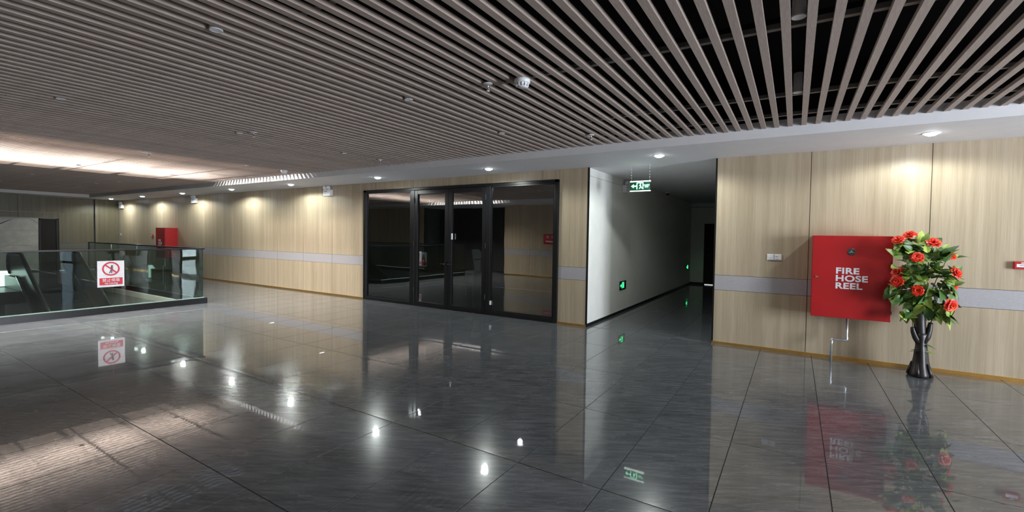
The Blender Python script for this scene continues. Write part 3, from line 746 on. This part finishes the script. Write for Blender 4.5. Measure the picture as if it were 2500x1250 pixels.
emergency(-9.99, YW, 2.585, 0, 'twin-lamp emergency light on the wood wall left of the glass doors')
emergency(-16.95, YW, 2.585, 0, 'middle twin-lamp emergency light high on the far wood wall')
emergency(-23.05, YW, 2.52, 0, 'twin-lamp emergency light in the far left corner, by the wall switch')
emergency(XC0, 9.26, 2.57, PI/2, 'shaded twin-lamp emergency light on the white corridor wall behind the exit sign')

# ------------------------------------------------------------------ exit signs
ex = thing('exit_sign', 'green exit sign hung on two chains at the corridor mouth', 'exit sign', (-2.175, 7.45, 2.40))
Box('case', BLACK_METAL, (-0.166, 0.166, -0.012, 0.014, -0.076, 0.078), ex, bevel=0.002)
Box('face', GREEN_DARK, (-0.160, 0.160, -0.0135, -0.012, -0.070, 0.070), ex)
MB().box(-0.166, 0.166, -0.018, 0.016, 0.066, 0.084).box(-0.166, 0.166, -0.018, 0.016, -0.086, -0.074).build('edge_bar', WHITE_LIT, ex)
def symbols(name, mat, parent, s=1.0, y=-0.0135, ox=0.0):
    m = MB(); P = lambda *p: [(a*s+ox, c*s) for a, c in p]
    m.prism(P((-0.15, 0.0), (-0.105, 0.032), (-0.105, 0.010), (-0.055, 0.010), (-0.055, -0.010), (-0.105, -0.010), (-0.105, -0.032)), 'y', y-0.0012, y)
    for q in ([(-0.058, -0.052), (-0.044, -0.052), (-0.044, 0.056), (-0.058, 0.056)], [(0.040, -0.052), (0.054, -0.052), (0.054, 0.056), (0.040, 0.056)], [(-0.044, 0.044), (0.040, 0.044), (0.040, 0.056), (-0.044, 0.056)]): m.prism(P(*q), 'y', y-0.0012, y)
    m.lathe([(0, y-0.0012), (0.009*s, y-0.0012), (0.009*s, y), (0, y)], (0.006*s+ox, 0, 0.030*s), 10, 'y')
    m.prism(P((-0.018, 0.016), (0.012, 0.020), (0.020, -0.008), (0.004, -0.010)), 'y', y-0.0012, y)
    m.prism(P((0.004, -0.008), (0.020, -0.008), (0.034, -0.036), (0.024, -0.042)), 'y', y-0.0012, y)
    m.prism(P((0.004, -0.008), (0.014, -0.012), (-0.006, -0.046), (-0.018, -0.046)), 'y', y-0.0012, y)
    return m.build(name, mat, parent)
symbols('arrow_and_figure', GREEN_LIT, ex)
text('caption_text', '安全出口', 0.024, GREEN_LIT, (0.107, -0.0138, 0.004), (PI/2, 0, 0), ex, 0.0004, 'CENTER')
text('caption_text', 'EXIT', 0.030, GREEN_LIT, (0.107, -0.0138, -0.026), (PI/2, 0, 0), ex, 0.0006, 'CENTER')
for cx in (-0.148, 0.150):
    cm = MB(); n = 11; dz = (ZS-2.40-0.084)/n
    for q in range(n):
        zc = 0.084+dz*(q+0.5); pts = []
        for a in range(10):
            t = 2*PI*a/10; u, v = 0.0075*math.cos(t), (dz*0.66)*math.sin(t)
            pts.append((cx+(u if q % 2 else 0), (0 if q % 2 else u), zc+v))
        cm.tube(pts, 0.0022, 5, closed=True)
    cm.build('chain', CHROME, ex, True)
MB().box(-0.16, 0.16, -0.006, 0.008, ZS-2.40-0.004, ZS-2.40).build('ceiling_strip', PAINT, ex)
fs = thing('low_exit_sign', 'small green exit plate low on the white corridor wall', 'exit sign', (XC0, 9.26, 0.56), (0, 0, PI/2))
Box('case', BLACK_METAL, (-0.20, 0.20, -0.014, -0.002, -0.092, 0.092), fs, bevel=0.003)
symbols('arrow_and_figure', GREEN_PURE, fs, 1.15, -0.0145, -0.005)
fs2 = thing('low_exit_sign', 'tiny green exit plate at the dark far end of the corridor', 'exit sign', (XC0, 15.96, 0.60), (0, 0, PI/2))
Box('case', BLACK_METAL, (-0.19, 0.19, -0.014, -0.002, -0.092, 0.092), fs2, bevel=0.003)
symbols('arrow_and_figure', GREEN_PURE, fs2, 1.15, -0.0145, -0.005)
cam_ = thing('dome_camera', 'small white dome camera on the dim corridor ceiling', 'camera', (-2.84, 12.2, ZS))
MB().lathe([(0.055, 0.0), (0.058, -0.03), (0.05, -0.035), (0.0, -0.035)], (0, 0, 0), 20).build('base', WPLASTIC, cam_, 'all')
MB().lathe([(0.045, -0.035), (0.040, -0.06), (0.022, -0.078), (0.0, -0.082)], (0, 0, 0), 20).build('dome', BLACK_METAL, cam_, 'all')

# ------------------------------------------------------------------ fire hose cabinets
def cabinet(x0, x1, yf, z0, z1, la):
    w, h, d = x1-x0, z1-z0, YW-yf
    t = thing('fire_hose_cabinet', la, 'fire cabinet', ((x0+x1)/2, YW, z0))
    Box('body', RED, (-w/2, w/2, -d+0.022, -0.002, 0, h), t, bevel=0.004)
    dr = Box('door', RED, (-w/2-0.001, w/2+0.001, -d, -d+0.019, -0.001, h+0.001), t, bevel=0.004)
    return t, dr, w, h, d
cab, cd_, cw, chh, cdp = cabinet(0.197, 0.999, 7.03, 0.585, 1.618, 'large red fire hose reel cabinet on the right wall behind the flowers')
fy = -cdp
em = MB().lathe([(0.0, fy-0.004), (0.040, fy-0.004), (0.044, fy-0.001), (0.044, fy+0.002), (0.0, fy+0.002)], (0.0, 0, 0.834), 26, 'y').build('emblem', DARK_PRINT, cd_)
mk = MB()
for a in (90, 200, 340):
    A = math.radians(a); u = (math.cos(A), math.sin(A)); v = (-u[1], u[0])
    mk.prism([(u[0]*0.004+v[0]*0.008, 0.834+u[1]*0.004+v[1]*0.008), (u[0]*0.030, 0.834+u[1]*0.030), (u[0]*0.004-v[0]*0.006, 0.834+u[1]*0.004-v[1]*0.006)], 'y', fy-0.0052, fy-0.0041)
mk.build('emblem_mark', GPLASTIC, cd_)
for k, s_ in enumerate(('FIRE', 'HOSE', 'REEL')):
    text('lettering', s_, 0.104, WHITE_PRINT, (-0.155, fy-0.0008, 0.560-0.094*k), (PI/2, 0, 0), cd_, 0.0036, 'LEFT', sx=1.2, sp=1.07)
MB().lathe([(0.0, fy-0.012), (0.008, fy-0.012), (0.010, fy), (0.0, fy)], (-0.352, 0, 0.507), 14, 'y').box(-0.366, -0.338, fy-0.004, fy, 0.498, 0.516).build('lock', CHROME, cd_, True)
for hz in (0.09, 0.90): MB().lathe([(0.007, hz), (0.007, hz+0.04)], (cw/2+0.002, fy+0.008, 0), 10).build('hinge', BLACK_METAL, cd_, True)
pp = MB().tube([(0, 0, -0.002), (0, 0, -0.262), (-0.004, 0, -0.285), (-0.022, 0, -0.29), (-0.128, 0, -0.29), (-0.150, 0, -0.295), (-0.156, 0, -0.315), (-0.156, 0, -0.585)], 0.0135, 12)
po = pp.build('supply_pipe', PIPE, cab, 'all', loc=(-0.01, -0.22, 0.0))
fit = MB()
for (x, z, ax) in ((0, -0.258, 'z'), (-0.03, -0.29, 'x'), (-0.122, -0.29, 'x'), (-0.156, -0.322, 'z')):
    if ax == 'z': fit.lathe([(0.0175, z-0.02), (0.0175, z+0.012)], (x, 0, 0), 12)
    else: fit.lathe([(0.0175, x-0.016), (0.0175, x+0.016)], (0, 0, z), 12, 'x')
fit.build('elbow_fitting', PIPE, cab, True, loc=(-0.01, -0.22, 0.0))
cab2, cd2, w_, h_, d_ = cabinet(-18.97, -18.27, 6.95, 0.62, 1.652, 'distant red fire hose cabinet on the far wood wall beyond the balustrade')
for k, s_ in enumerate(('FIRE', 'HOSE', 'REEL')):
    text('lettering', s_, 0.104, WHITE_PRINT, (-0.155, -d_-0.0008, 0.560-0.094*k), (PI/2, 0, 0), cd2, 0.0022, 'LEFT', sx=1.1)
MB().lathe([(0.0, -d_-0.012), (0.010, -d_), (0.0, -d_)], (-0.31, 0, 0.5), 10, 'y').build('lock', CHROME, cd2)
MB().tube([(0, 0, 0), (0, 0, -0.3), (-0.15, 0, -0.3), (-0.15, 0, -0.62)], 0.0135, 8).build('supply_pipe', PIPE, cab2, loc=(0, -0.25, 0.0))

# ------------------------------------------------------------------ call points and switches
def call_point(x, z, la, sticker=True):
    t = thing('fire_call_point', la, 'call point', (x, YW, z))
    Box('body', RED, (-0.065, 0.065, -0.05, -0.001, -0.042, 0.042), t, bevel=0.004)
    Box('label_plate', WHITE_PRINT, (-0.048, 0.050, -0.0515, -0.05, -0.018, 0.016), t)
    MB().box(-0.025, 0.03, -0.0522, -0.0516, -0.003, 0.002).build('printed_line', DARK_PRINT, t)
    MB().box(-0.014, 0.014, -0.0515, -0.05, 0.024, 0.034).build('indicator', WHITE_PRINT, t)
call_point(2.155, 1.31, 'small red fire call point at the right end of the wood wall')
call_point(-20.25, 1.36, 'small red fire call point left of the distant red cabinet')
def switch(x, z, la, gangs):
    t = thing('wall_switch', la, 'switch', (x, YW, z))
    for q, kind in enumerate(gangs):
        cx = (q-(len(gangs)-1)/2)*0.091
        p = Box('switch_plate', WPLASTIC, (cx-0.043, cx+0.043, -0.010, -0.001, -0.043, 0.043), t, bevel=0.003)
        Box('rocker', GPLASTIC if False else WPLASTIC, (cx-0.034, cx+0.034, -0.013, -0.009, -0.035, 0.035), p, bevel=0.003)
        for (ux, uz) in ([(0, 0)] if kind == 1 else [(-0.020, 0.018), (-0.020, -0.018)]):
            Box('marker', WPLASTIC, (cx+ux-0.010, cx+ux+0.010, -0.018, -0.0125, uz-0.005, uz+0.005), p, bevel=0.002)
switch(-0.242, 1.312, 'white double light switch on the wood panel between corridor and red cabinet', (1, 2))
switch(-23.27, 1.375, 'small white wall switch in the far left corner under the emergency light', (1,))

# ------------------------------------------------------------------ artificial flowering tree
PX, PY = 1.272, 6.96
pl = thing('flower_tree', 'artificial red-flowered tree in a dark trunk-shaped stand by the red cabinet', 'plant', (PX, PY, 0))
def bark(a, h): return 1 + 0.10*math.sin(3*a+0.6)*max(0, 1-h/0.30) + 0.05*math.sin(5*a+1.5+h*5)
MB().lathe([(0.0, 0.0), (0.100, 0.0), (0.112, 0.012), (0.110, 0.04), (0.096, 0.08), (0.082, 0.13), (0.072, 0.19), (0.066, 0.25), (0.062, 0.29), (0.056, 0.32), (0.052, 0.36), (0.053, 0.41), (0.058, 0.46), (0.060, 0.50), (0.0, 0.53)], (0.0, 0, 0), 28, rad=bark).build('trunk', RESIN, pl, 'all')
rt = MB()
for a in (0.3, 1.6, 2.9, 4.2, 5.5):
    rt.tube([(0.074*math.cos(a), 0.074*math.sin(a), 0.16), (0.094*math.cos(a+0.1), 0.094*math.sin(a+0.1), 0.07), (0.108*math.cos(a+0.2), 0.108*math.sin(a+0.2), 0.012)], [0.012, 0.020, 0.018], 8)
rt.build('root_flare', RESIN, pl, 'all')
MB().tube([(0.0, 0, 0.42), (-0.012, 0.0, 0.52), (-0.020, 0, 0.62), (-0.024, 0, 0.72), (-0.022, 0.01, 0.84), (-0.015, 0.01, 0.96)], [0.052, 0.054, 0.056, 0.060, 0.062, 0.05], 14).build('branch', RESIN, pl, 'all')
MB().tube([(-0.02, -0.01, 0.40), (-0.055, -0.02, 0.45), (-0.076, -0.02, 0.51), (-0.084, -0.02, 0.555), (-0.084, -0.02, 0.567)], [0.040, 0.032, 0.026, 0.021, 0.017], 12).build('branch', RESIN, pl, 'all')
MB().tube([(0.01, -0.01, 0.40), (0.045, -0.015, 0.47), (0.062, -0.015, 0.54), (0.072, -0.015, 0.62), (0.073, -0.015, 0.635)], [0.040, 0.036, 0.029, 0.023, 0.019], 12).build('branch', RESIN, pl, 'all')
# leaves: five shared shapes
def leaf_mesh(L, Wd, curl, teeth=7):
    m = MB(); n = 7
    for side in (-1, 1):
        for k in range(n):
            u0, u1 = k/n, (k+1)/n
            def wid(u): return Wd*math.sin(PI*min(1, u**0.75))**0.85*(1-0.12*(round(u*n) % 2))
            def pz(u, w): return -curl*u*u*L + 0.22*abs(w) - 0.0*u
            a, c = wid(u0)*side, wid(u1)*side
            m.face([(0, u0*L, pz(u0, 0)), (a, u0*L-0.03*L*(u0 > 0), pz(u0, a)), (c, u1*L-0.03*L*(u1 < 1), pz(u1, c)), (0, u1*L, pz(u1, 0))])
    me = m.mesh('leaf', LEAF, 'all'); return me
LM = [leaf_mesh(0.155, 0.048, 0.35), leaf_mesh(0.135, 0.042, 0.15), leaf_mesh(0.120, 0.040, 0.55), leaf_mesh(0.17, 0.056, 0.45), leaf_mesh(0.10, 0.032, 0.2)]
flowers = [(1.137, 1.622, 0), (1.022, 1.565, -0.10), (1.321, 1.540, -0.10), (1.177, 1.374, -0.16), (1.487, 1.400, 0.03), (1.519, 1.213, -0.06), (1.018, 1.093, -0.14), (1.195, 1.005, -0.13), (1.512, 1.068, 0.02), (1.470, 0.864, -0.14), (1.036, 1.19, -0.06)]
CX, CZ = 1.275-PX, 1.13
def petal_mesh():
    m = MB()
    for (u0, u1, w0, w1, z0, z1) in ((0, 0.4, 0.004, 0.012, 0, 0.010), (0.4, 0.8, 0.012, 0.013, 0.010, 0.012), (0.8, 1.0, 0.013, 0.005, 0.012, 0.006)):
        L = 0.052
        m.face([(-w0, u0*L, z0), (w0, u0*L, z0), (w1, u1*L, z1), (-w1, u1*L, z1)])
    return m.mesh('petal', PETAL, 'all')
PM = petal_mesh()
CM = MB().lathe([(0.0, 0.014), (0.010, 0.012), (0.014, 0.004), (0.010, -0.004), (0.0, -0.006)], (0, 0, 0), 10).mesh('flower_centre', PETAL_CORE, 'all')
stems = MB()
def outward(x, y, z):
    d = Vector((x-CX, y+0.02, (z-CZ)*0.7)); d.normalize(); return d
def basis(d, roll):
    z = Vector(d).normalized(); ref = Vector((0, 0, 1)) if abs(z.z) < 0.9 else Vector((0, 1, 0))
    x = ref.cross(z).normalized(); y = z.cross(x)
    return (Matrix((x, y, z)).transposed() @ Matrix.Rotation(roll, 3, 'Z'))
for i, (fx, fz, dy) in enumerate(flowers):
    x, y, z = fx-PX, dy, fz
    d = outward(x, y-0.12, z); d = (d + Vector((0, -0.55, 0.35))).normalized()
    fl = bpy.data.objects.new('flower', CM); COL.objects.link(fl); fl.parent = pl; fl.location = (x, y, z)
    fl.rotation_euler = basis(d, random.random()*6).to_euler(); s = random.uniform(1.3, 1.5); fl.scale = (s, s, s)
    for ring_, (cnt, tilt, sc, zz) in enumerate(((11, 0.15, 1.0, -0.002), (10, 0.55, 0.85, 0.002), (8, 0.95, 0.66, 0.006))):
        for k in range(cnt):
            a = 2*PI*k/cnt+ring_*0.3+random.uniform(-0.1, 0.1)
            R_ = Matrix.Rotation(a, 3, 'Z') @ Matrix.Rotation(tilt+random.uniform(-0.12, 0.12), 3, 'X')
            inst(PM, 'petal', fl, (0, 0, zz), R_.to_euler(), (sc, sc, sc))
    base = Vector((random.uniform(-0.03, 0.03), 0.0, 0.80)); tip = Vector((x, y, z))-d*0.02
    if fz < 0.95: base.z = 0.62
    mid = (base+tip)/2+Vector((0, 0, 0.03))
    stems.tube([base, mid, tip], 0.004, 5)
    # collar leaves around each flower
    for k in range(3):
        a = random.uniform(0, 2*PI); o = basis(d, a); tilt = Matrix.Rotation(random.uniform(0.1, 0.7), 3, 'X')
        inst(random.choice(LM[:3]), 'leaf', pl, Vector((x, y, z))-d*0.025, (o @ Matrix.Rotation(-0.15, 3, 'X') @ tilt).to_euler())
stems.tube([(-0.084, -0.02, 0.56), (-0.086, -0.01, 0.64), (-0.09, 0.0, 0.74)], 0.004, 5)
stems.tube([(0.072, -0.015, 0.62), (0.085, -0.03, 0.72), (0.10, -0.03, 0.84)], 0.006, 5)
stems.build('stem', STEM, pl, True)
# clusters of leaves filling the crown: (x, z, spread) cluster centres
clusters = [(1.20, 1.50, 0.13), (1.30, 1.42, 0.14), (1.10, 1.46, 0.09), (1.42, 1.42, 0.10), (1.15, 1.28, 0.12), (1.30, 1.27, 0.13), (1.42, 1.22, 0.10), (1.24, 1.15, 0.12), (1.08, 1.20, 0.08),
            (1.48, 1.10, 0.09), (1.06, 0.96, 0.10), (1.16, 0.88, 0.12), (1.28, 0.92, 0.10), (1.40, 0.98, 0.10), (1.42, 0.82, 0.10), (1.20, 0.78, 0.08), (1.46, 0.74, 0.06), (1.12, 0.72, 0.05), (1.36, 0.74, 0.06)]
for (cx, cz, sp) in clusters:
    for k in range(18 if sp > 0.085 else 11):
        x = cx-PX+random.gauss(0, sp*0.55); z = cz+random.gauss(0, sp*0.5); y = random.uniform(-0.15, 0.12)
        if x+PX < 1.12: y = random.uniform(-0.16, -0.06)
        if x+PX < 0.93 or x+PX > 1.62 or z > 1.60 or z < 0.63: continue
        d = outward(x, y, z)
        d = (d+Vector((random.gauss(0, 0.5), random.gauss(-0.25, 0.5), random.gauss(0.1, 0.35)))).normalized()
        # leaf points along d, upper face turned up
        yv = d; zv = Vector((0, -0.35, 1)); xv = yv.cross(zv)
        if xv.length < 0.1: continue
        xv.normalize(); zv = xv.cross(yv)
        R_ = Matrix((xv, yv, zv)).transposed() @ Matrix.Rotation(random.gauss(0, 0.5), 3, 'Y')
        s = random.uniform(0.80, 1.15)
        inst(random.choice(LM), 'leaf', pl, Vector((x, y, z))-yv*0.06, R_.to_euler(), (s, s, s))
for (lx, lz, rz, ry) in ((0.03, 0.295, -1.4, 0.1), (-0.01, 0.295, 0.9, 0.2), (-0.03, 0.298, 1.7, 0.0), (0.035, 0.375, -1.5, -0.25)):
    inst(LM[4], 'leaf', pl, (lx, -0.055, lz), (ry, 0.25, rz))
